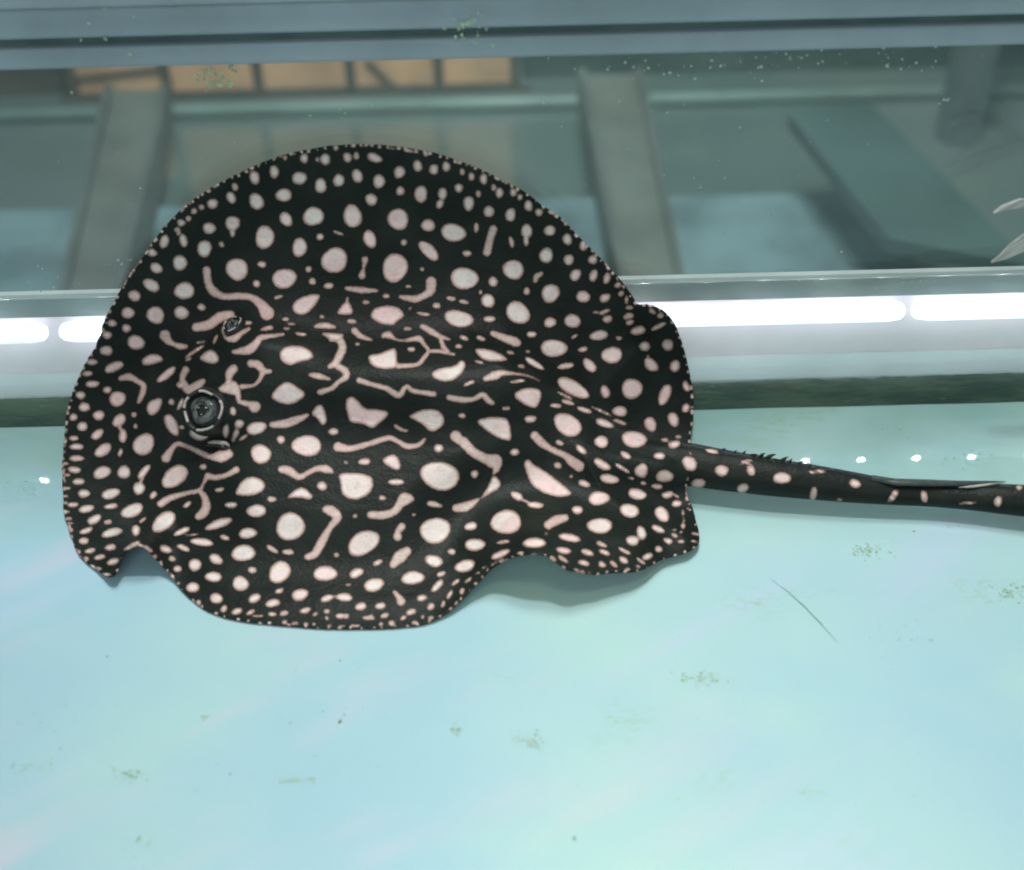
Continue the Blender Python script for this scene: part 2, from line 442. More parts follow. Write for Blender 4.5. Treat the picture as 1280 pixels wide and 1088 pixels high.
# the tail: a tapering, slightly flattened whip lying along the bottom
tx = np.array([790, 830, 862, 900, 960, 1010, 1060, 1110, 1160, 1210, 1260, 1310, 1370, 1440, 1520])
ttop = np.array([548, 550, 553, 561, 572, 580, 589, 599, 604, 606, 606, 609, 613, 618, 626])
tbot = np.array([602, 606, 608, 613, 620, 624, 628, 631, 633, 637, 643, 648, 651, 653, 656])
ts = np.linspace(790, 1520, 190); tt = np.interp(ts, tx, ttop); tb = np.interp(ts, tx, tbot)
ker = np.ones(9) / 9; tt[4:-4] = np.convolve(tt, ker, 'valid'); tb[4:-4] = np.convolve(tb, ker, 'valid')
NR = 44; tv = []
for i, x in enumerate(ts):
    half = (tb[i] - tt[i]) / 2; c = (tt[i] + tb[i]) / 2
    r = half * 1.10 / FPX
    for _ in range(3):
        zc = r * .9 + .010; cp = at_z(np.array(x), np.array(c), zc)
        r = half * np.linalg.norm(cp - CAM) / FPX
    for k in range(NR):
        ph = 2 * math.pi * k / NR
        keel = 1 + .05 * math.exp(-((ph - 1.57) / .3) ** 2)
        tv.append(cp + np.array([0, 1.03 * r * math.cos(ph), .97 * r * math.sin(ph) * keel]))
tv = np.array(tv); off = len(verts)
for i in range(len(ts) - 1):
    for k in range(NR):
        q = (k + 1) % NR
        faces.append((off + i * NR + k, off + (i + 1) * NR + k, off + (i + 1) * NR + q, off + i * NR + q))
faces.append(tuple(off + (len(ts) - 1) * NR + k for k in range(NR)))
verts = np.concatenate([verts, tv]); tpx = np.stack(project(tv), 1)
spix = np.concatenate([spix, tpx]); belly = np.concatenate([belly, np.zeros(len(tv))])

# ---- the markings.  Every tile: (origin, scale, ellipses, strokes, blobs)
TILES = []
def tile(ox, oy, s, ell=(), strokes=(), blobs=()): TILES.append((ox, oy, s, ell, strokes, blobs))
Z = 4.1833
tile(60, 160, Z, [(1240,157,12,14),(1185,160,10,8),(1100,190,12,10),(990,235,22,8,-25),(920,270,18,8,-25),(873,302,16,12,-30),(832,328,10,8),(740,395,9,8),(705,425,10,10),
 (470,705,40,6,-55),(430,760,14,14),(400,805,12,22,30),(320,960,14,12),(1080,260,28,36,-20),(1183,230,26,34,-15),(978,310,18,22,-15),(957,365,24,34,-20),(1090,385,38,46,-15),
 (860,397,28,28),(803,415,16,16),(764,436,18,16),(735,475,16,16),(697,497,22,20),(675,532,16,14),(965,500,38,42),(965,548,15,26),(843,525,36,30,25),(818,632,40,44),(907,610,14,18,-30),
 (708,590,22,36,-18),(682,548,12,16),(608,595,26,36,15),(545,653,26,22,20),(567,733,34,28,25),(690,706,40,40),(1133,572,52,60),(988,740,57,61),(1118,714,24,18),(1090,815,20,20),
 (540,823,46,32,25),(713,852,56,44),(452,878,36,28,25),(418,968,34,32,20),(562,980,48,46),(697,967,38,36),(802,938,22,20),(335,1022,24,20,15),(410,1048,24,24),(1205,885,24,10,-15)],
 [[(830,745,24),(838,810,22),(865,855,26),(920,882,20),(1000,880,20),(1065,888,20),(1115,925,28),(1145,968,40)],[(775,1042,26),(840,1030,28),(900,990,30),(955,978,24)]])
tile(320, 160, Z, [(15,190,12,10),(95,160,12,6),(152,157,16,20),(197,135,10,6),(283,117,8,5),(417,105,16,14),(500,95,10,5),(562,95,14,6),(648,100,10,6),(705,105,26,7,8),(800,120,28,10,10),(840,126,10,6),
 (888,135,14,16),(1052,178,14,10),(1130,200,10,6),(252,160,22,26,-15),(362,165,28,30,-10),(320,165,10,14),(478,155,22,28,-10),(525,147,16,20),(620,157,42,24,25),(227,263,40,34,15),(338,303,32,38),(433,275,30,34,-10),
 (530,252,28,38,-10),(643,280,32,38,-15),(750,232,30,34),(845,200,24,32),(930,218,24,30),(995,203,22,26),(1078,230,14,18),(1127,255,18,22),(1190,268,20,30),(1243,312,14,20),(755,330,24,24),(862,347,36,44),
 (1060,315,22,26),(975,345,24,34,10),(962,398,20,26,20),(1112,395,28,42),(1162,345,14,20),(1218,438,28,32),(145,352,42,36,10),(603,375,34,30,30),(300,463,54,52),(157,478,32,40,-25),(505,462,47,64,-5),(743,478,53,60,-10),
 (900,510,36,34),(1032,548,64,50,10),(1152,522,14,26),(228,625,40,50),(335,570,22,18),(430,550,28,9,20),(595,582,34,48,-25),(773,600,16,18),(903,643,64,34,45),(1103,657,26,16),(410,693,70,67),(727,732,69,75),
 (32,713,26,16),(275,740,18,18),(295,803,18,20),(380,826,26,18),(868,740,12,12),(148,788,66,52),(1090,787,72,60,15),(1240,805,24,28),(10,815,16,18),(797,830,14,9),(680,880,20,12),(115,885,24,10,-20),(575,912,22,10),
 (945,930,22,16),(1020,893,28,12,10),(1085,910,26,12,10),(1213,905,36,38),(875,973,34,10,8),(805,945,8,8),(1060,998,74,46,12),(1220,1000,32,18),(1175,860,10,12)],
 [[(1240,530,24),(1222,590,22),(1208,650,24)],[(570,690,20),(563,735,9),(555,772,22)],[(916,805,30),(912,850,28),(878,878,20),(830,895,22),(758,884,13)],[(475,840,14),(550,848,20),(632,852,10)],[(478,890,8),(474,920,12)]],
 [[(470,905),(485,905),(510,955),(500,980),(415,978),(440,935)],[(185,930),(215,895),(270,872),(330,866),(338,885),(310,930),(270,972),(230,982),(195,965)],[(595,975),(620,938),(690,925),(755,940),(782,985),(735,1015),(725,1035),(660,1030),(610,1005)]])
tile(580, 160, Z, [(42,198,10,6),(165,252,10,5),(222,285,14,12),(465,440,14,16),(533,492,14,20,-20),(745,712,10,20,-25),(38,253,20,24),(103,268,20,30),(158,315,14,18),(185,340,20,30),(258,338,18,22),(292,363,14,18),(72,345,16,22),
 (337,408,22,30),(392,442,20,22),(22,395,26,42),(132,437,28,32),(243,455,28,36),(328,540,32,36),(325,585,16,34),(248,597,14,30,-15),(448,537,30,30),(540,583,26,30,-15),(622,617,20,28),
 (672,690,26,24,-30),(548,690,26,30,15),(430,667,38,40),(258,742,54,54),(583,770,28,34,20),(677,773,22,34,25),(747,787,20,30,15),(805,822,20,16,-30),(822,866,18,14,-30),(155,805,26,34,-20),(452,866,48,50),(328,855,18,20),
 (623,883,38,32),(737,890,30,24,-25),(128,905,40,42),(850,900,10,22),(865,940,20,12),(282,967,66,56,25),(135,1002,34,18),(450,1018,32,28),(567,1010,46,36),(690,965,18,8),(735,962,30,12,-20),(750,1000,28,20,-20),
 (860,985,28,18,-20),(867,1018,22,16,-20),(985,960,22,12,25),(1027,982,18,16),(910,1060,42,24,-15),(1018,1038,44,14,-28)],
 [[(405,762,12),(380,778,18),(372,802,12)]])
tile(60, 380, Z, [(95,660,7,12),(88,702,8,8),(85,740,8,12),(82,775,7,10),(93,835,14,8),(84,870,7,10),(102,895,14,8),(86,925,8,10),(104,965,15,8),(95,1005,12,8),(92,1040,9,9),(80,810,6,9),
 (308,163,26,22,15),(305,245,34,28),(460,202,46,40),(230,305,30,18),(206,365,28,16),(345,330,56,25,-22),(232,420,36,20),(170,478,26,22),(190,540,32,24),(133,593,22,20),(180,642,28,26),(265,583,32,26),
 (135,703,26,14),(150,747,36,18),(150,808,38,18),(138,868,36,18,5),(160,930,34,18),(188,992,34,22),(130,1050,30,14),(200,1072,40,22,-15),(258,683,36,24,-35),(288,765,50,30,-30),(283,882,46,34,-18),(397,880,36,34),
 (328,993,50,28,-20),(330,1058,36,16,-10),(363,497,42,42),(310,450,22,20),(765,250,62,9,-33),(735,290,18,8,-30),(800,200,26,6,-10),(620,370,60,22,-40),(692,425,22,18),(875,185,10,26,25),(1045,100,22,12),
 (645,513,16,18),(692,525,12,34,25),(646,632,30,64,-25),(700,645,14,12),(787,685,50,28,18),(968,562,16,26,-15),(1000,628,26,24),(982,680,16,30,25),(930,665,18,36,8),(968,712,10,12),
 (1090,650,54,34,-20),(1020,700,26,10,-30),(372,610,42,28,-40),(392,692,22,36),(450,580,16,14),(457,640,12,14),(378,778,12,24,20),(500,735,64,52,-35),(663,903,82,48,-38),(812,852,20,16),(1113,785,55,50),(1218,710,22,22),
 (502,878,20,46,38),(476,965,34,32,-20),(550,1000,16,24,35),(728,1050,24,14,-35),(897,972,26,12,-8),(1170,1022,24,16),(957,1052,34,16,-5)],
 [[(382,390,16),(425,382,22),(468,405,16),(500,428,18),(490,480,18),(474,512,12)],[(612,165,32),(630,195,22),(660,212,14),(690,222,20),(722,224,13)],
 [(720,345,22),(702,395,18),(735,448,28),(785,425,26),(812,402,14)],[(918,130,14),(938,172,22),(975,180,24),(1012,152,16),(1050,132,12)],
 [(970,252,13),(1050,240,28),(1090,205,22),(1112,178,18),(1170,168,13),(1230,160,10)],[(900,448,14),(960,438,40),(992,470,18),(1000,510,14),(1055,525,18),(1080,538,34)],
 [(970,340,26),(950,365,26),(945,400,16),(950,425,30)],[(1060,312,22),(1098,318,24),(1125,350,20),(1162,354,13)],[(1125,350,18),(1108,395,13),(1070,428,10),(1015,432,16)],[(372,640,12),(388,670,12)],[(498,905,9),(480,940,12)],
 [(618,805,28),(645,762,18),(678,732,15),(740,752,14),(800,780,18),(850,800,16),(905,798,34),(945,785,26)],[(835,900,20),(870,908,18),(930,897,15),(985,868,20)],[(832,905,16),(810,945,9),(790,975,14),(720,992,14),(640,1015,20),(590,1045,22)],
 [(790,975,14),(818,1010,20),(828,1060,26),(810,1095,28),(785,1112,20)],[(850,728,8),(900,735,10),(945,752,9)]],
 [[(845,235),(880,250),(902,295),(870,318),(830,310),(785,290),(805,262)],[(485,298),(505,275),(545,258),(590,268),(608,298),(560,315),(500,328)],[(510,540),(530,505),(600,485),(595,540),(560,585),(525,585)],
 [(975,1000),(985,965),(1020,915),(1075,898),(1130,925),(1140,965),(1100,995),(1040,1008)],[(1100,142),(1125,120),(1170,108),(1185,130),(1150,142)]])
tile(320, 380, Z, [(345,68,14,10),(155,80,20,10),(185,105,22,8),(160,130,18,8),(235,158,32,9,8),(500,92,26,12),(530,210,14,8),(812,238,22,13),(793,130,22,10),(1088,178,24,13,25),(1175,180,28,12,25),(1060,222,18,12),(1112,415,30,9,-28),
 (1077,585,20,14),(405,668,26,20),(130,710,24,20),(265,742,78,56,-5),(955,755,24,24),(470,830,12,8),(567,825,32,18),(962,900,104,74,20),(1143,890,20,22,-20),(733,932,46,16),(345,953,26,24),(83,1022,24,14),(660,1015,18,14)],
 [[(395,180,20),(435,185,22),(452,228,24),(440,265,24),(415,310,22),(385,328,14)],[(420,322,18),(465,350,22),(470,382,20),(432,408,14),(395,442,16),(335,462,18)],[(285,372,12),(325,378,20),(385,394,9)],
 [(515,140,20),(545,168,18),(605,190,8)],[(665,168,14),(692,162,22),(728,184,9),(775,192,9),(850,182,20),(875,208,13),(902,245,11),(878,282,14),(840,318,13),(740,325,16)],[(902,248,11),(960,248,13),(1035,265,9)],
 [(870,118,16),(912,142,20),(960,170,16),(1012,186,8)],[(965,178,13),(980,225,15),(1005,250,12)],[(540,400,18),(600,420,15),(680,442,17),(748,478,20),(785,432,13),(820,455,15),(880,465,15),(930,472,17)],
 [(1010,490,17),(1080,502,19),(1140,497,15),(1185,475,17),(1215,505,19),(1235,517,15)],[(85,632,18),(150,627,26),(210,608,24),(270,582,11)],[(730,640,12),(760,657,11),(790,665,8)],[(430,748,28),(490,757,19),(580,735,17),(690,702,17),(740,718,15),(790,745,18),(850,737,14),(882,708,10)],
 [(1045,692,32),(1085,732,22),(1130,780,20),(1190,812,22),(1235,832,30)],[(132,865,20),(170,872,26),(225,905,20),(270,885,15),(320,862,17),(370,865,24),(400,880,9)]],
 [[(120,262),(140,228),(200,215),(270,228),(305,270),(290,292),(225,305),(180,328),(130,300)],[(288,125),(320,100),(370,95),(415,110),(425,132),(350,132)],[(330,148),(400,150),(465,155),(450,185),(420,200),(370,180)],
 [(70,485),(115,430),(160,402),(205,425),(270,470),(220,515),(170,532),(110,515)],[(578,265),(640,262),(690,240),(735,225),(740,310),(740,338),(660,345),(600,325)],[(912,362),(960,335),(1040,325),(1070,292),(1097,302),(1092,350),(1040,400),(980,410),(930,390)],
 [(462,500),(500,480),(530,500),(570,550),(630,548),(693,562),(690,590),(640,630),(608,658),(560,628),(500,625),(480,600)],[(793,590),(840,560),(910,545),(965,560),(992,610),(965,655),(910,675),(870,630),(820,605)],
 [(282,575),(322,522),(352,530),(378,615),(345,642),(318,598)],[(648,825),(690,790),(735,786),(764,850),(740,878)],[(425,885),(520,882),(600,895),(620,940),(592,1002),(510,1032),(445,1000),(440,930)],[(145,1020),(220,957),(262,962),(304,1010),(280,1027),(225,1012)]])
tile(580, 380, Z, [(353,160,28,16),(578,170,20,10,-30),(705,165,48,28,-12),(810,180,16,12),(243,255,22,9,20),(335,250,14,8),(80,305,26,8,15),(300,327,20,10,12),(368,312,56,18,32),(470,232,68,48),(622,238,26,14,-15),
 (773,268,58,42,-5),(533,325,46,16,-8),(657,322,42,28,50),(945,222,28,28),(978,318,44,30,50),(1065,215,32,30),(1103,325,26,34,10),(1162,432,18,30,-25),(280,405,40,9,-8),(570,440,94,38,27),(738,460,24,36,-25),(878,444,58,52,10),
 (1050,475,28,62,22),(528,480,42,8,27),(543,515,36,12,15),(480,533,32,12,8),(630,555,40,15,18),(720,562,58,7,25),(220,547,24,10),(347,603,32,20),(542,633,80,54,25),(815,562,38,30,10),(735,625,48,22,20),(815,618,36,11,20),
 (890,708,64,46,5),(975,630,30,42,-30),(1095,605,28,40,-15),(1160,545,20,26,20),(718,722,38,32,25),(500,727,22,14,25),(612,762,34,17,45),(845,792,30,17,35),(1022,795,30,20),(1050,712,20,12),(1100,735,32,22,-20),(1120,695,18,10),
 (265,775,24,20),(490,845,20,18),(560,902,10,10),(722,840,52,22,30),(828,860,50,11,32),(760,915,50,26,8),(628,940,32,19,18),(58,890,20,24),(277,1005,36,20,25),(372,1052,44,18,8),(705,1017,54,38,-10),(905,995,52,28,14),
 (875,912,20,6,15),(938,938,16,10),(1010,955,32,14,8),(1065,998,34,18,-15),(1112,1045,28,18),(1180,835,34,46,-40),(1225,942,40,28,-20)],
 [[(150,155,17),(200,175,22),(265,198,28),(288,206,14)],[(112,392,16),(160,375,26),(200,362,18),(260,365,9),(330,375,8),(392,402,5)],[(370,690,26),(410,730,25),(460,762,18),(530,795,20),(560,820,28),(600,848,32)],
 [(0,715,22),(50,775,26),(120,810,26),(165,822,38),(168,860,22),(155,890,7)],[(300,1022,9),(340,1040,8)],[(962,272,8),(965,290,10)],[(10,425,8),(45,408,12)]],
 [[(50,230),(130,235),(200,262),(236,295),(190,303),(110,300),(70,270)],[(253,480),(290,445),(370,435),(415,462),(385,547),(350,545),(300,520)],[(58,612),(110,593),(180,590),(237,598),(252,705),(230,720),(170,700),(110,660)],
 [(308,830),(335,808),(365,840),(430,875),(510,940),(568,988),(550,1007),(480,1012),(400,985),(345,940),(325,880)],[(155,890),(195,930),(192,962),(140,992),(78,1030),(110,980),(135,930)],[(885,875),(905,842),(945,828),(965,860),(955,905),(935,915),(900,900)],
 [(998,912),(1015,875),(1055,865),(1095,885),(1098,920),(1060,936),(1020,932)],[(800,600),(785,598),(850,640),(830,635)]])
tile(60, 560, Z, [(203,325,40,24,-25),(332,305,34,15,-12),(440,328,60,36,-22),(495,378,22,9,-35),(313,388,22,13,-5),(242,375,42,22,-28),(335,443,54,25,-14),(200,433,36,16,-22),(460,432,22,30,10),(187,487,28,18),(220,538,30,14,-15),(328,520,30,18,-12),
 (270,572,32,14,-15),(340,595,34,18,-15),(100,335,14,8),(110,370,18,8),(115,395,18,6),(118,430,14,12),(120,465,12,12),(160,545,12,12),(200,580,14,12),(265,632,18,10),(305,662,24,9),(440,512,46,13,-28),(605,387,74,42,-35),(700,437,44,17,-25),
 (1058,203,0.1,0.1),(957,302,36,18,-8),(1090,330,52,34,-10),(805,493,58,22,6),(925,470,28,13,18),(1045,447,46,30,-5),(755,455,36,5,-8),(615,530,34,20,14),(708,523,36,16,25),(520,525,24,12,30),(558,570,14,14,30),(590,605,14,10,30),(648,580,18,16),
 (677,633,22,18),(650,670,28,6,50),(681,710,10,8),(768,612,36,32),(878,582,38,25,25),(1022,550,62,44),(865,675,44,28,8),(1068,640,22,18),(1007,710,44,38),(757,730,34,28),(880,787,34,28),(1080,787,36,22,-22),(787,810,14,16),(1210,748,24,13,-18),
 (1175,812,38,22,-12),(920,842,16,22,30),(988,855,28,18,-22),(1060,860,26,11,-28),(1098,880,28,6),(1172,870,22,12),(1235,865,24,14,-10),(1237,912,14,12),(500,575,0.1,0.1)],[],
 [[(808,432),(840,395),(900,365),(960,362),(968,382),(930,410),(870,430)]])
tile(320, 560, Z, [(180,412,80,70,-40),(85,530,34,14,30),(168,545,30,16,5),(420,560,14,13),(562,498,86,62,-28),(518,357,14,10),(637,600,26,15,-28),(825,350,10,8),(937,432,82,67),(1123,410,36,22,-8),(930,592,46,32,18),(1145,507,54,33,3),(1023,543,22,16),
 (124,650,66,50,-42),(362,657,66,38),(525,655,40,24,-28),(482,717,14,8),(617,717,52,36,-12),(820,680,60,36,-8),(1092,618,54,32,-12),(968,660,26,14,-18),(948,722,42,18,-48),(1045,702,28,9,-38),(1110,692,22,9,-40),(230,768,46,30,-12),
 (372,787,36,18,-22),(462,782,44,22,8),(415,778,12,7),(548,830,32,20,-15),(650,827,30,18,-8),(868,785,28,17,-16),(915,830,22,17,-45),(812,858,28,16,-22),(1012,768,26,11,-55),(1077,750,13,18,20),(978,818,10,20,20),(1048,812,13,7,-55),
 (258,850,32,15,-18),(308,870,16,9,-35),(370,855,17,13),(370,890,10,12),(440,880,26,14),(470,880,18,14),(588,890,32,11,4),(600,886,18,13),(673,877,24,13,-14),(770,890,18,11,-35),(148,912,16,12),(205,918,20,8),(262,920,14,8),(303,922,10,6),
 (385,928,14,5),(452,932,14,5),(520,930,28,6),(653,922,12,10),(710,918,18,15),(830,915,18,10),(872,885,8,12),(915,890,16,10),(1195,625,14,4,-20),(1160,655,14,4,-25)],
 [[(360,322,17),(390,328,30),(425,362,26),(385,420,18),(345,490,26),(310,552,24),(270,570,19)],[(600,350,22),(660,352,24),(720,335,22),(755,292,26),(778,268,36),(812,266,18)],[(762,412,22),(742,440,18),(740,465,25)],[(790,540,25),(752,570,36),(715,612,20)],
 [(725,755,13),(745,780,17),(758,802,26)],[(1045,315,22),(1095,308,28),(1140,285,18),(1165,268,7)]],
 [[(888,285),(920,270),(985,302),(960,317),(895,305)]])
tile(580, 560, Z, [(220,388,84,61),(58,508,50,36),(205,492,34,10,-8),(190,557,54,19,-22),(368,497,58,28),(430,450,10,6),(593,325,30,22),(710,408,64,43,3),(552,470,56,22,12),(720,505,32,12,25),(522,537,38,18,10),(645,547,36,15,15),(735,547,30,14,22),
 (840,540,36,11,28),(627,602,30,15,14),(722,610,22,14,25),(783,608,24,12,40),(835,587,26,17,28),(865,328,50,38,12),(882,485,36,26),(928,445,26,36,-20),(1035,347,48,32,55),(1015,425,38,17,22),(1067,487,26,15,18),(1100,458,18,11,25),(1135,440,9,8),
 (960,568,30,17,-25),(1018,530,20,18),(925,592,28,9,38),(910,620,13,7,20),(855,635,14,8),(465,580,22,11,28),(518,582,32,11,32),(370,560,20,6,15),(295,550,20,7,-5),(605,644,32,7,18),(520,625,12,7,25),(110,622,20,6,-22),(160,605,24,5,-28),(215,590,18,5,-28),
 (1145,340,8,16),(1150,380,5,14),(1145,408,13,15),(1100,430,10,6),(1210,450,20,8,10),(1205,490,22,6,10),(1135,490,18,10,5),(1170,235,9,22,-15),(1178,322,18,5,20),(1112,252,18,7,30)],
 [[(442,402,26),(485,378,28),(528,367,22)]])
tile(760, 300, 2.4615, [(250,688,18,27,-40),(278,748,24,14,-20),(350,710,22,18,15),(415,765,21,14,-30),(440,710,13,18,-15),(425,683,20,7,-10),(535,733,29,18,5),(632,782,11,22,12),(645,713,30,5,-4),(713,800,8,6),(760,750,18,14,10),(878,788,26,9,-55),
 (973,790,11,20,-8),(1105,810,28,4,-3),(1200,805,13,17,10),(1265,762,10,9),(320,650,22,7,8)])

SD = np.full(len(spix), 9.0)
done = []
def window(x0, x1, y0, y1, pad=10):
    return np.nonzero((spix[:, 0] > x0 - pad) & (spix[:, 0] < x1 + pad) & (spix[:, 1] > y0 - pad) & (spix[:, 1] < y1 + pad))[0]
def chaikin(P, it=2):
    P = np.array(P, float)
    for _ in range(it):
        Q = np.roll(P, -1, 0); P = np.stack([.75 * P + .25 * Q, .25 * P + .75 * Q], 1).reshape(-1, 2)
    return P
def add(idx, d): SD[idx] = np.minimum(SD[idx], d)
for ox, oy, s, ell, strokes, blobs in TILES:
    for e in ell:
        x, y, rx, ry = e[0] / s + ox, e[1] / s + oy, e[2] / s, e[3] / s; a = R(e[4]) if len(e) > 4 else 0.
        if min(rx, ry) < .1: continue
        if any(math.hypot(x - X, y - Y) < .7 * min(max(rx, ry), r) for X, Y, r in done): continue
        done.append((x, y, max(rx, ry)))
        rx = max(rx, 1.1) + .15; ry = max(ry, 1.1) + .15; m = max(rx, ry); I = window(x - m, x + m, y - m, y + m)
        dx = spix[I, 0] - x; dy = spix[I, 1] - y
        wob = 1 + .10 * (np.array([noise.noise((x, y, 0))])[0])
        u = (dx * math.cos(a) + dy * math.sin(a)) / rx; v = (-dx * math.sin(a) + dy * math.cos(a)) / ry
        an = np.arctan2(v, u); lump = 1 + .05 * np.sin(2 * an + x) + .035 * np.sin(3 * an + y)
        q = np.sqrt(u * u + v * v) / lump + 1e-6
        g = np.sqrt((u / rx) ** 2 + (v / ry) ** 2) + 1e-6
        add(I, q * (q - 1) / g * .999)
    for st in strokes:
        P = np.array([(p[0] / s + ox, p[1] / s + oy) for p in st]); w = np.array([p[2] / s for p in st])
        # smooth the stroke
        k = np.arange(len(P)); kk = np.linspace(0, len(P) - 1, 4 * (len(P) - 1) + 1)
        def cr(v):
            out = []
            for t in kk:
                i = min(int(t), len(v) - 2); f = t - i
                p0, p1, p2, p3 = v[max(i - 1, 0)], v[i], v[i + 1], v[min(i + 2, len(v) - 1)]
                out.append(.5 * (2 * p1 + (p2 - p0) * f + (2 * p0 - 5 * p1 + 4 * p2 - p3) * f * f + (3 * p1 - p0 - 3 * p2 + p3) * f ** 3))
            return np.array(out)
        P = cr(P); w = np.interp(kk, k, w)
        I = window(P[:, 0].min() - w.max(), P[:, 0].max() + w.max(), P[:, 1].min() - w.max(), P[:, 1].max() + w.max())
        best = np.full(len(I), 99.)
        for i in range(len(P) - 1):
            if np.linalg.norm(P[i + 1] - P[i]) < 1e-6: continue
            d, t = seg_dist(spix[I], P[i], P[i + 1]); best = np.minimum(best, d - (w[i] * (1 - t) + w[i + 1] * t) + .25)
        add(I, np.maximum(best, -2.9))
    for b in blobs:
        P = chaikin([(p[0] / s + ox, p[1] / s + oy) for p in b])
        I = window(P[:, 0].min(), P[:, 0].max(), P[:, 1].min(), P[:, 1].max()); best = np.full(len(I), 99.); ins = np.zeros(len(I), bool)
        for A, B in zip(P, np.roll(P, -1, 0)):
            d, t = seg_dist(spix[I], A, B); best = np.minimum(best, d)
            if A[1] != B[1]:
                ins ^= ((A[1] > spix[I, 1]) != (B[1] > spix[I, 1])) & (spix[I, 0] < (B[0] - A[0]) * (spix[I, 1] - A[1]) / (B[1] - A[1]) + A[0])
        add(I, np.where(ins, -best, best))

# a line of tiny white beads along the free rim
k = 0.0; nxt = 0.0
for i in range(nO):
    k += float(np.linalg.norm(OL[i] - OL[i - 1]))
    top = OL[i, 1] < 640 or OL[i, 0] < 140
    if k < nxt: continue
    nxt = k + rnd.uniform(6, 13) * (1.0 if top else 1.5)
    c = OL[i] - NRM[i] * rnd.uniform(.4, 1.6); rr = rnd.uniform(1.6, 2.7) * (1.0 if top else .8)
    I = window(c[0] - 4, c[0] + 4, c[1] - 4, c[1] + 4)
    u = (spix[I] - c) @ T_[i]; w_ = (spix[I] - c) @ NRM[i]
    add(I, 3.0 * (np.sqrt((u / rnd.uniform(.9, 1.7)) ** 2 + w_ ** 2) - rr + .1))
ROOT = tuple(at_z(np.array(480.), np.array(600.), 0.0))
ray = tag(empty('stingray', ROOT), 'black stingray with white spots lying on the pale bottom and up the glass', 'stingray')
body_me = mesh('body', verts, faces)
for nm, arr in (('spot', SD), ('belly', belly)):
    at = body_me.attributes.new(nm, 'FLOAT', 'POINT'); at.data.foreach_set('value', arr.astype(np.float32))
body = link('body', body_me, M_skin, ray, True)

def surf(px, py):
    P = np.array([[px, py], [px + 3., py], [px, py + 3.]]); D = dist_outline(P); Q = solve(P, D)
    n = np.cross(Q[1] - Q[0], Q[2] - Q[0]); n /= np.linalg.norm(n)
    if n @ (CAM - Q[0]) < 0: n = -n
    return Vector(Q[0]), Vector(n)
M_eyeblack = NT('eye_black').set(Roughness=.12).m; M_eyeblack.node_tree.nodes['Principled BSDF'].inputs['Base Color'].default_value = (.014, .018, .017, 1)
M_iris = plain('eye_iris', (.085, .095, .088), .22, .75, 260)
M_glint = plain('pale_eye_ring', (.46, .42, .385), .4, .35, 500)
M_lid = plain('eye_lid', (.022, .027, .025), .4, .4, 300)
def lathe(name, prof, m, parent, frame, n=40, wob=0.0, gap=None):
    V = []; F = []; k = len(prof)
    for j in range(n):
        a = 2 * math.pi * j / n; w = 1 + wob * math.sin(3 * a + 1) + wob * .6 * math.sin(5 * a)
        for r, h in prof: V.append(frame @ Vector((r * w * math.cos(a), r * w * math.sin(a), h)))
    for j in range(n):
        if gap and any(g0 <= j / n < g1 for g0, g1 in gap): continue
        for i in range(k - 1):
            a = j * k + i; b = ((j + 1) % n) * k + i; F.append((a, b, b + 1, a + 1))
    return link(name, mesh(name, V, F), m, parent, True)
def make_eye(px, py, s, tilt):
    p, n = surf(px, py)
    n = (n * (1 - tilt) + (Vector(CAM) - p).normalized() * tilt).normalized()
    ux = Vector((1, 0, 0)); ux = (ux - n * ux.dot(n)).normalized(); uy = n.cross(ux)
    fr = Matrix.Translation(p) @ Matrix((ux, uy, n)).transposed().to_4x4() @ Matrix.Scale(s, 4) @ Matrix.Scale(1.3, 4, (0, 0, 1))
    dome = lambda r0, r1, c, steps=8: [(r0 + (r1 - r0) * i / steps, c * math.cos((r0 + (r1 - r0) * i / steps) / .0165 * 1.3)) for i in range(steps + 1)]
    eye = lathe('eye', [(0, .0060)] + dome(.0005, .0165, .0060) + [(.0185, -.003)], M_eyeblack, ray, fr)
    lathe('eyelid', [(.0125, .0026), (.0133, .0052), (.0148, .0062), (.0162, .0046), (.0174, .001), (.0185, -.003)], M_lid, eye, fr, 40, .03)
    lathe('eyelid_rim', [(.0134, .0056), (.0140, .0068), (.0150, .0066), (.0154, .0058)], M_glint, eye, fr, 40, .045, ((.06, .13), (.27, .37), (.46, .50), (.60, .70), (.84, .92)))
    lathe('iris', [(.0042, .0066), (.0062, .0068), (.0084, .0062), (.0098, .0048)], M_iris, eye, fr, 36, .07)
    for k, (a, rr, sz) in enumerate(((2.5, .0034, .0011), (.5, .0038, .0010), (4.6, .0030, .0007), (1.5, .0074, .0006))):  # eye highlights modelled as small pale flecks
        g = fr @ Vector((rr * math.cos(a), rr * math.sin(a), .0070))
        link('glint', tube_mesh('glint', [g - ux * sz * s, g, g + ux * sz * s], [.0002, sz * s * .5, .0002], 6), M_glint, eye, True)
    return eye
make_eye(258, 514, 1.0, .55)
make_eye(293, 409, .50, .0)
# spiracle behind the near eye: a dark slit with a pale fold under it
p, n = surf(281, 552)
c = [surf(x, y)[0] + surf(x, y)[1] * .0022 for x, y in ((261, 553), (268, 551), (277, 552), (285, 555), (289, 559))]
sp = link('spiracle', tube_mesh('spiracle', c, [.0006, .0016, .0019, .0015, .0006], 8), M_glint, ray, True)
c = [surf(x, y)[0] + surf(x, y)[1] * .0016 for x, y in ((258, 557), (268, 557), (277, 559), (285, 562))]
link('spiracle_slit', tube_mesh('spiracle_slit', c, [.0008, .0022, .0024, .0008], 8), M_eyeblack, sp, True)
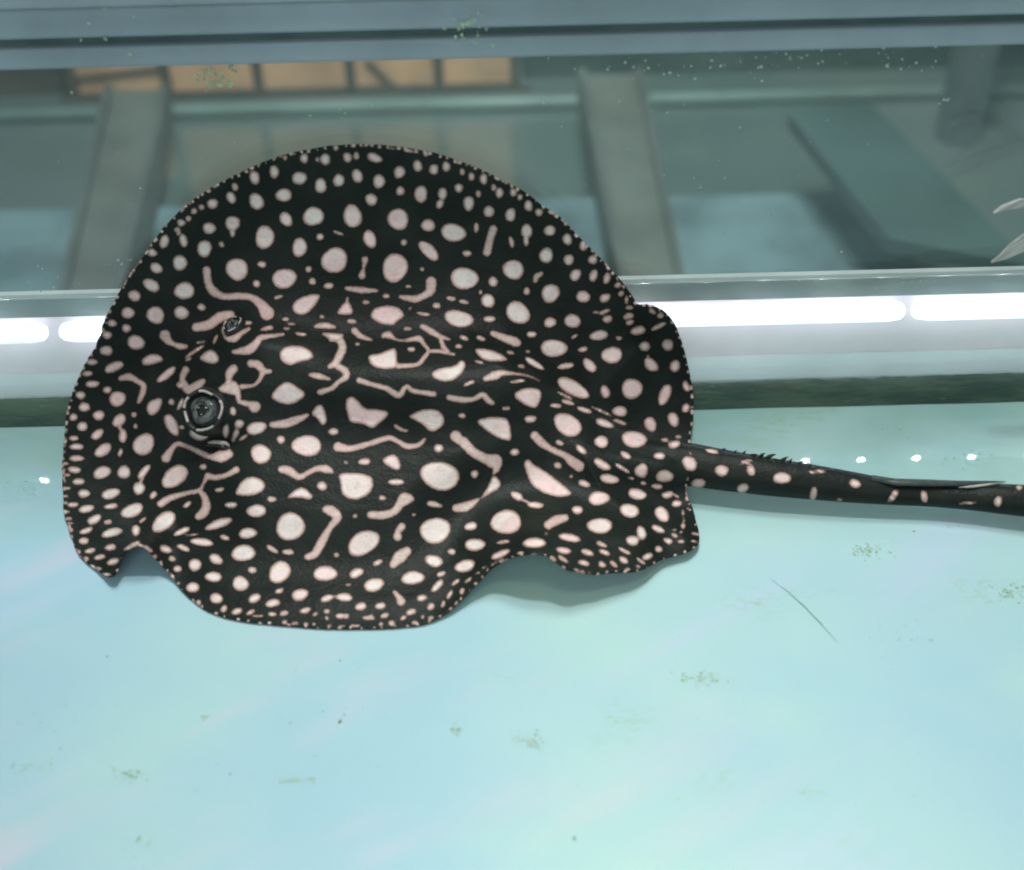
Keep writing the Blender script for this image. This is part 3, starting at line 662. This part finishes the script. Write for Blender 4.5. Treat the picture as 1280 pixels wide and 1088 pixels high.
# thorns along the ridge of the tail
thorn_me = None
for i, x in enumerate((902, 918, 929, 939, 950, 958, 968, 977, 987, 998, 1012)):
    yt = float(np.interp(x, ts, tt)) + 1.5; h = .75 * (.0026, .0022, .0030, .0040, .0046, .0062, .0034, .0050, .0030, .0036, .0024)[i]
    zc = float(np.interp(x, tx, (tbot - ttop) / 2)) * 1.12 / FPX + .010
    p = Vector(at_z(np.array(float(x)), np.array(yt), zc + .012))
    if thorn_me is None:
        thorn_me = tube_mesh('thorn', [(0, 0, -.4), (.25, 0, .3), (.75, 0, .8), (1.25, 0, 1.0)], [.55, .42, .22, .04], 7); thorn_me.materials.append(M_lid)
    o = link('thorn', thorn_me, None, ray); o.location = p; o.scale = (h * rnd.uniform(.8, 1.5), h * rnd.uniform(.7, 1.2), h * rnd.uniform(.7, 1.3)); o.rotation_euler = (rnd.uniform(-.4, .3), rnd.uniform(-.3, .4), rnd.uniform(-.3, .3))
def tail_top(x, dy, lift):
    return at_z(np.array(float(x)), np.array(float(np.interp(x, ts, tt)) + dy), lift)
M_sting = plain('sting_bone', (.05, .065, .06), .35, .3, 200)
M_sting_edge = plain('sting_pale_edge', (.40, .42, .36), .4, .3, 200)
stp = [tail_top(x, dy, z) for x, dy, z in ((1090, 3, .030), (1120, 3, .031), (1160, 0, .031), (1200, -1, .031), (1235, -3, .031), (1258, -4, .0312))]
sting = link('sting', tube_mesh('sting', stp, [.0030, .0034, .0032, .0026, .0014, .0002], 10, .6), M_sting, ray, True)
stq = [tail_top(x, dy, z) for x, dy, z in ((1198, 4, .0305), (1215, 2.5, .0308), (1235, 0, .031), (1256, -3, .0312))]
link('sting_edge', tube_mesh('sting_edge', stq, [.0002, .0010, .0010, .0002], 8), M_sting_edge, sting, True)

# ------------------------------------------------------------------ the other fish, only its tail in the frame
def fin_material():
    t = NT('pale_fin'); v = t.coords((1, 1, 1))
    wv = t.noise(t.coords((4, 60, 60), (0, R(35), 0)), 8, 3)
    t.l(t.mix(t.rng(wv, .35, .7), (.36, .36, .33), (.62, .62, .57)), t.b.inputs['Base Color'])
    t.set(Roughness=.4, Alpha=.85); return t.m
M_fin = fin_material(); M_fish = plain('silver_fish_skin', (.40, .44, .42), .3, .3, 60)
fc = at_y(np.array(1450.), np.array(285.), -.06)
fish = tag(empty('fish', tuple(fc)), 'pale fish at the right edge with only its forked tail fin showing', 'fish')
def fp(px, py, y=-.06): return Vector(at_y(np.array(float(px)), np.array(float(py)), y))
L = [(1345, 288, 7), (1365, 288, 9), (1400, 287, 20), (1450, 285, 36), (1510, 284, 44), (1570, 284, 38), (1620, 284, 24), (1650, 285, 8)]
link('body', tube_mesh('body', [fp(x, y) for x, y, r in L], [r / FPX * 1.05 for x, y, r in L], 18), M_fish, fish, True)
def fin(name, outline, parent):
    n = len(outline); V = []; F = []
    for i, (x, y) in enumerate(outline):
        q = fp(x, y); V += [q + Vector((0, .0012, 0)), q - Vector((0, .0012, 0))]
    for i in range(n):
        j = (i + 1) % n; F.append((2 * i, 2 * j, 2 * j + 1, 2 * i + 1))
    F.append(tuple(2 * i for i in range(n))); F.append(tuple(2 * i + 1 for i in range(n))[::-1])
    return link(name, mesh(name, V, F), M_fin, parent)
fin('tail_fin', [(1350, 282), (1330, 262), (1300, 250), (1275, 249), (1252, 258), (1242, 266), (1262, 261), (1285, 258), (1308, 270), (1322, 284), (1300, 288), (1278, 294), (1262, 306), (1248, 321), (1239, 328), (1258, 323), (1282, 312), (1310, 304), (1335, 296), (1350, 292)], fish)
fin('dorsal_fin', [(1440, 250), (1470, 225), (1540, 228), (1560, 248), (1500, 244)], fish)

# ------------------------------------------------------------------ the room seen through the glass
GZ = -.60
def gp(pts, z): return [tuple(at_z(np.array(float(a)), np.array(float(b)), z)) for a, b in pts]
t = NT('wet_room_floor'); v = t.coords(); a = t.noise(v, 1.6, 4); b = t.noise(v, 9, 4)
c = t.mix(t.rng(a, .3, .7), (.085, .135, .125), (.14, .185, .175)); c = t.mix(t.rng(b, .5, .75, 0, .4), c, (.16, .20, .15))
t.l(c, t.b.inputs['Base Color']); t.set(Roughness=.3); t.b.inputs['Coat Weight'].default_value = 1.0; t.b.inputs['Coat Roughness'].default_value = .03; t.b.inputs['Coat IOR'].default_value = 1.75
M_room = t.m
M_wall = plain('dark_room_wall', (.07, .10, .09), .8, .3, 3)
M_beam = plain('weathered_grey_beam', (.125, .140, .122), .7, .25, 8)
M_post = plain('pale_grey_post', (.26, .31, .31), .6, .2, 8)
M_beam_edge = plain('beam_dark_edge', (.10, .115, .105), .7, .25, 8)
M_tan = plain('tan_panel', (.64, .39, .22), .6, .22, 9)
M_frame = plain('brown_frame', (.085, .075, .055), .6, .2, 10)
M_dark = plain('dark_board', (.045, .075, .065), .6, .3, 6)
M_teal = plain('teal_pipe', (.20, .29, .26), .35, .2, 8)
M_tray = plain('pale_blue_tray', (.165, .25, .27), .3, .35, 7)
M_board = plain('dark_teal_board', (.06, .105, .10), .4, .2, 5)
tag(grid_sheet('room_floor', -5, 5, .3, 6, GZ, M_room), 'dark wet floor of the room behind the glass', kind='structure')
me = mesh('room_wall', [(-5, 3.2, GZ), (5, 3.2, GZ), (5, 3.2, 2.8), (-5, 3.2, 2.8)], [(0, 1, 2, 3)])
tag(link('room_wall', me, M_wall), 'dark back wall of the room behind the glass', kind='structure')

def tray(name, quad, label, m, rim_m):
    root = empty(name, tuple(np.mean(np.array(quad), 0))); tag(root, label, 'tray')
    extrude_poly('basin', quad, .05, m, root)
    return root
tr1 = tray('holding_tray', gp([(-260, 268), (1120, 238), (1150, 420), (-300, 440)], GZ + .05), 'pale blue shallow tray on the floor behind the glass between the grey beams', M_tray, M_teal)
def beam(pts, label):
    P = gp(pts, GZ + .13); root = tag(empty('floor_beam', tuple(np.mean(np.array(P), 0))), label, 'beam', 'grey beams behind the glass')
    extrude_poly('plank', P, .07, M_beam, root)
    P = np.array(P); a, b, c, d = P
    for A, B, s in ((a, d, 1), (b, c, -1)):
        u = (b - a) * .13 * s; u2 = (c - d) * .13 * s
        q = [A + u * .02 + [0, 0, .012], A + u + [0, 0, .012], B + u2 + [0, 0, .012], B + u2 * .02 + [0, 0, .012]]
        extrude_poly('edge_strip', q, .0118, M_beam_edge, root, .001)
beam([(131, 112), (212, 112), (148, 400), (68, 400)], 'grey beam left of the stingray, reaching toward the tan screen')
beam([(722, 92), (804, 92), (865, 400), (783, 400)], 'grey beam right of the stingray, dark at its far end')
# tan screen in a brown frame
A = np.array(gp([(88, 126)], GZ)[0]); B = np.array(gp([(650, 114)], GZ)[0])
Y0 = max(A[1], B[1]); xs = [at_y(np.array(float(x)), np.array(95.), Y0)[0] for x in (88, 206, 322, 438, 548, 644)]
scr = tag(empty('tan_screen', (float(np.mean(xs)), Y0, GZ)), 'tan panelled screen in a brown frame, standing behind the stingray', 'screen')
for i in range(5):
    box('panel', (xs[i] + .010, Y0 + .004, GZ + .012), (xs[i + 1] - .010, Y0 + .014, GZ + .30), M_tan, scr, .001)
for x in xs: box('upright', (x - .009, Y0 - .006, GZ), (x + .009, Y0 + .016, GZ + .32), M_frame, scr, .002)
box('bottom_bar', (xs[0] - .03, Y0 - .010, GZ), (xs[-1] + .03, Y0 - .0065, GZ + .012), M_frame, scr, .001)
q = [(at_y(np.array(a_), np.array(b_), Y0 - .001)) for a_, b_ in ((458., 76.), (496., 112.))]
link('brace', tube_mesh('brace', q, [.006, .006], 6), M_frame, scr)
q = [(at_y(np.array(a_), np.array(b_), Y0 - .001)) for a_, b_ in ((95., 98.), (205., 86.))]
link('brace', tube_mesh('brace', q, [.006, .006], 6), M_frame, scr)
# teal pipe along the floor and dark board at right
q = gp([(-200, 132), (1500, 118)], GZ + .02)
tag(link('floor_pipe', tube_mesh('floor_pipe', [(a_[0], np.mean([q[0][1], q[1][1]]) + 0., GZ + .014) for a_ in q], [.012, .012], 14), M_teal, None, True), 'long teal pipe on the floor in front of the tan screen', 'pipe')
x0, x1 = [at_y(np.array(float(x)), np.array(80.), Y0 + .05)[0] for x in (655, 1500)]
tag(box('dark_board', (x0, Y0 + .05, GZ), (x1, Y0 + .08, GZ + .45), M_dark), 'dark green board standing to the right of the tan screen', 'board')
x0, x1 = [at_y(np.array(float(x)), np.array(80.), Y0 + .03)[0] for x in (-300, 84)]
tag(box('brown_board', (x0, Y0 + .03, GZ), (x1, Y0 + .06, GZ + .40), M_frame), 'dark brown board standing left of the tan screen', 'board')
tag(extrude_poly('teal_board', gp([(985, 140), (1085, 124), (1290, 330), (1110, 296)], GZ + .20), .03, M_board), 'dark teal board lying slanted behind the glass at the right', 'board')
q = at_y(np.array([1200., 1205.]), np.array([150., 40.]), Y0 - .25)
tag(link('grey_post', tube_mesh('grey_post', [(q[0][0], q[0][1], GZ), (q[0][0] + .01, q[0][1], .2)], [.042, .042], 16), M_post, None, True), 'blurred grey post behind the glass at the upper right', 'post')

# ------------------------------------------------------------------ dirt on glass and bottom
def blobs_obj(name, items, m, label, cat=None, flat=.25):
    bm = bmesh.new(); bmesh.ops.create_icosphere(bm, subdivisions=1, radius=1); bv = [v.co.copy() for v in bm.verts]; bf = [[v.index for v in f.verts] for f in bm.faces]; bm.free()
    V = []; F = []
    for (p, n, sx, sy, rot) in items:
        n = Vector(n).normalized(); u = Vector((1, 0, 0)); u = (u - n * u.dot(n)).normalized(); w = n.cross(u)
        u, w = u * math.cos(rot) + w * math.sin(rot), -u * math.sin(rot) + w * math.cos(rot)
        o = len(V)
        for c_ in bv:
            k = 1 + rnd.uniform(-.25, .25); V.append(Vector(p) + u * (c_.x * sx * k) + w * (c_.y * sy * k) + n * (c_.z * min(sx, sy) * flat))
        F += [tuple(o + i for i in f) for f in bf]
    return tag(link(name, mesh(name, V, F), m), label, kind='stuff')
M_algae = plain('algae_fleck', (.40, .57, .38), .8, .4, 300)
M_fibre = plain('fibre', (.34, .54, .48), .7, .3, 300)
M_speck = plain('dark_speck', (.20, .21, .13), .8, .4, 300)
M_bubble = plain('pale_bubble', (.50, .60, .58), .2, .2, 200, .8)
items = []
for cx_, cy_, w, h, n_ in ((1085, 687, 30, 9, 90), (872, 848, 34, 9, 80), (664, 925, 20, 12, 70), (165, 968, 26, 10, 46), (370, 975, 34, 7, 40), (1262, 740, 22, 12, 60), (570, 911, 10, 7, 30), (1120, 800, 60, 34, 26), (90, 890, 80, 60, 26),
                           (170, 1050, 34, 16, 30), (255, 896, 5, 4, 12), (1215, 575, 50, 16, 40), (1120, 540, 60, 10, 26), (30, 615, 34, 14, 40), (40, 960, 40, 12, 26), (1010, 990, 30, 10, 18), (850, 930, 300, 90, 40), (400, 930, 300, 110, 50), (1040, 1000, 200, 60, 30), (1200, 650, 60, 20, 22)):
    for _ in range(n_):
        px = rnd.gauss(cx_, w * .45); py = rnd.gauss(cy_, h * .5)
        p = at_z(np.array(px), np.array(py), .0006); s_ = rnd.uniform(.0002, .0006)
        items.append((p, (0, 0, 1), s_ * rnd.uniform(1, 2.2), s_, rnd.uniform(-.5, .5)))
blobs_obj('floor_algae', items, M_algae, 'green algae flecks scattered on the pale bottom')
items = []
for cx_, cy_, w, h, n_ in ((272, 97, 34, 14, 60), (583, 40, 26, 26, 34), (440, 140, 60, 20, 5), (150, 60, 120, 60, 8)):
    for _ in range(n_):
        px = rnd.gauss(cx_, w * .5); py = rnd.gauss(cy_, h * .5); p = at_y(np.array(px), np.array(py), -.0006 if py > 72 else -.026); s_ = rnd.uniform(.0005, .0011)
        items.append((p, (0, -1, 0), s_ * rnd.uniform(1, 1.8), s_, rnd.uniform(-1.5, 1.5)))
blobs_obj('glass_algae', items, M_algae, 'green algae flecks stuck to the back glass')
items = []
for cx_, cy_, w, h, n_ in ((930, 76, 300, 22, 70), (1130, 70, 70, 26, 13), (900, 210, 300, 120, 30), (1000, 350, 260, 12, 26), (60, 360, 50, 22, 12), (150, 330, 20, 20, 8), (1178, 122, 8, 8, 6), (200, 200, 200, 100, 14)):
    for _ in range(n_):
        px = rnd.gauss(cx_, w * .5); py = rnd.gauss(cy_, h * .5); p = at_y(np.array(px), np.array(py), -.0006); s_ = .0003 + .0009 * rnd.random() ** 2
        items.append((p, (0, -1, 0), s_ * rnd.uniform(1, 1.5), s_, rnd.uniform(-1.5, 1.5)))
blobs_obj('glass_bubbles', items, M_bubble, 'tiny pale bubbles clinging to the back glass', flat=.6)
c = gp([(963, 723), (985, 739), (1006, 758), (1028, 781), (1048, 804)], .0012)
tag(link('plant_fibre', tube_mesh('plant_fibre', c, [.0001, .0003, .0004, .0003, .0001], 7), M_fibre), 'thin green fibre lying on the bottom right of the stingray', 'fibre')
crumb_me = None
for (px, py, s_, lab) in ((425, 902, .0016, 'brown crumb on the bottom, in front of the stingray'), (718, 1048, .0015, 'pale brown crumb on the bottom near the lower edge'), (288, 968, .0009, 'tiny dark crumb on the bottom at the lower left'), (425, 826, .0008, 'tiny dark crumb just in front of the stingray edge'), (134, 821, .0009, 'tiny dark crumb below the left fold of the stingray')):
    if crumb_me is None:
        bm = bmesh.new(); bmesh.ops.create_icosphere(bm, subdivisions=2, radius=1)
        for v_ in bm.verts: v_.co *= 1 + .3 * noise.noise(v_.co * 1.7); v_.co.z *= .6
        crumb_me = bpy.data.meshes.new('debris_crumb'); bm.to_mesh(crumb_me); bm.free(); crumb_me.materials.append(M_speck)
    o = tag(link('debris_crumb', crumb_me), lab, 'crumb', 'crumbs on the tank bottom'); o.location = gp([(px, py)], s_ * .5)[0]; s_ *= .75; o.scale = (s_ * 1.3, s_ * .7, s_ * .7); o.rotation_euler.z = px
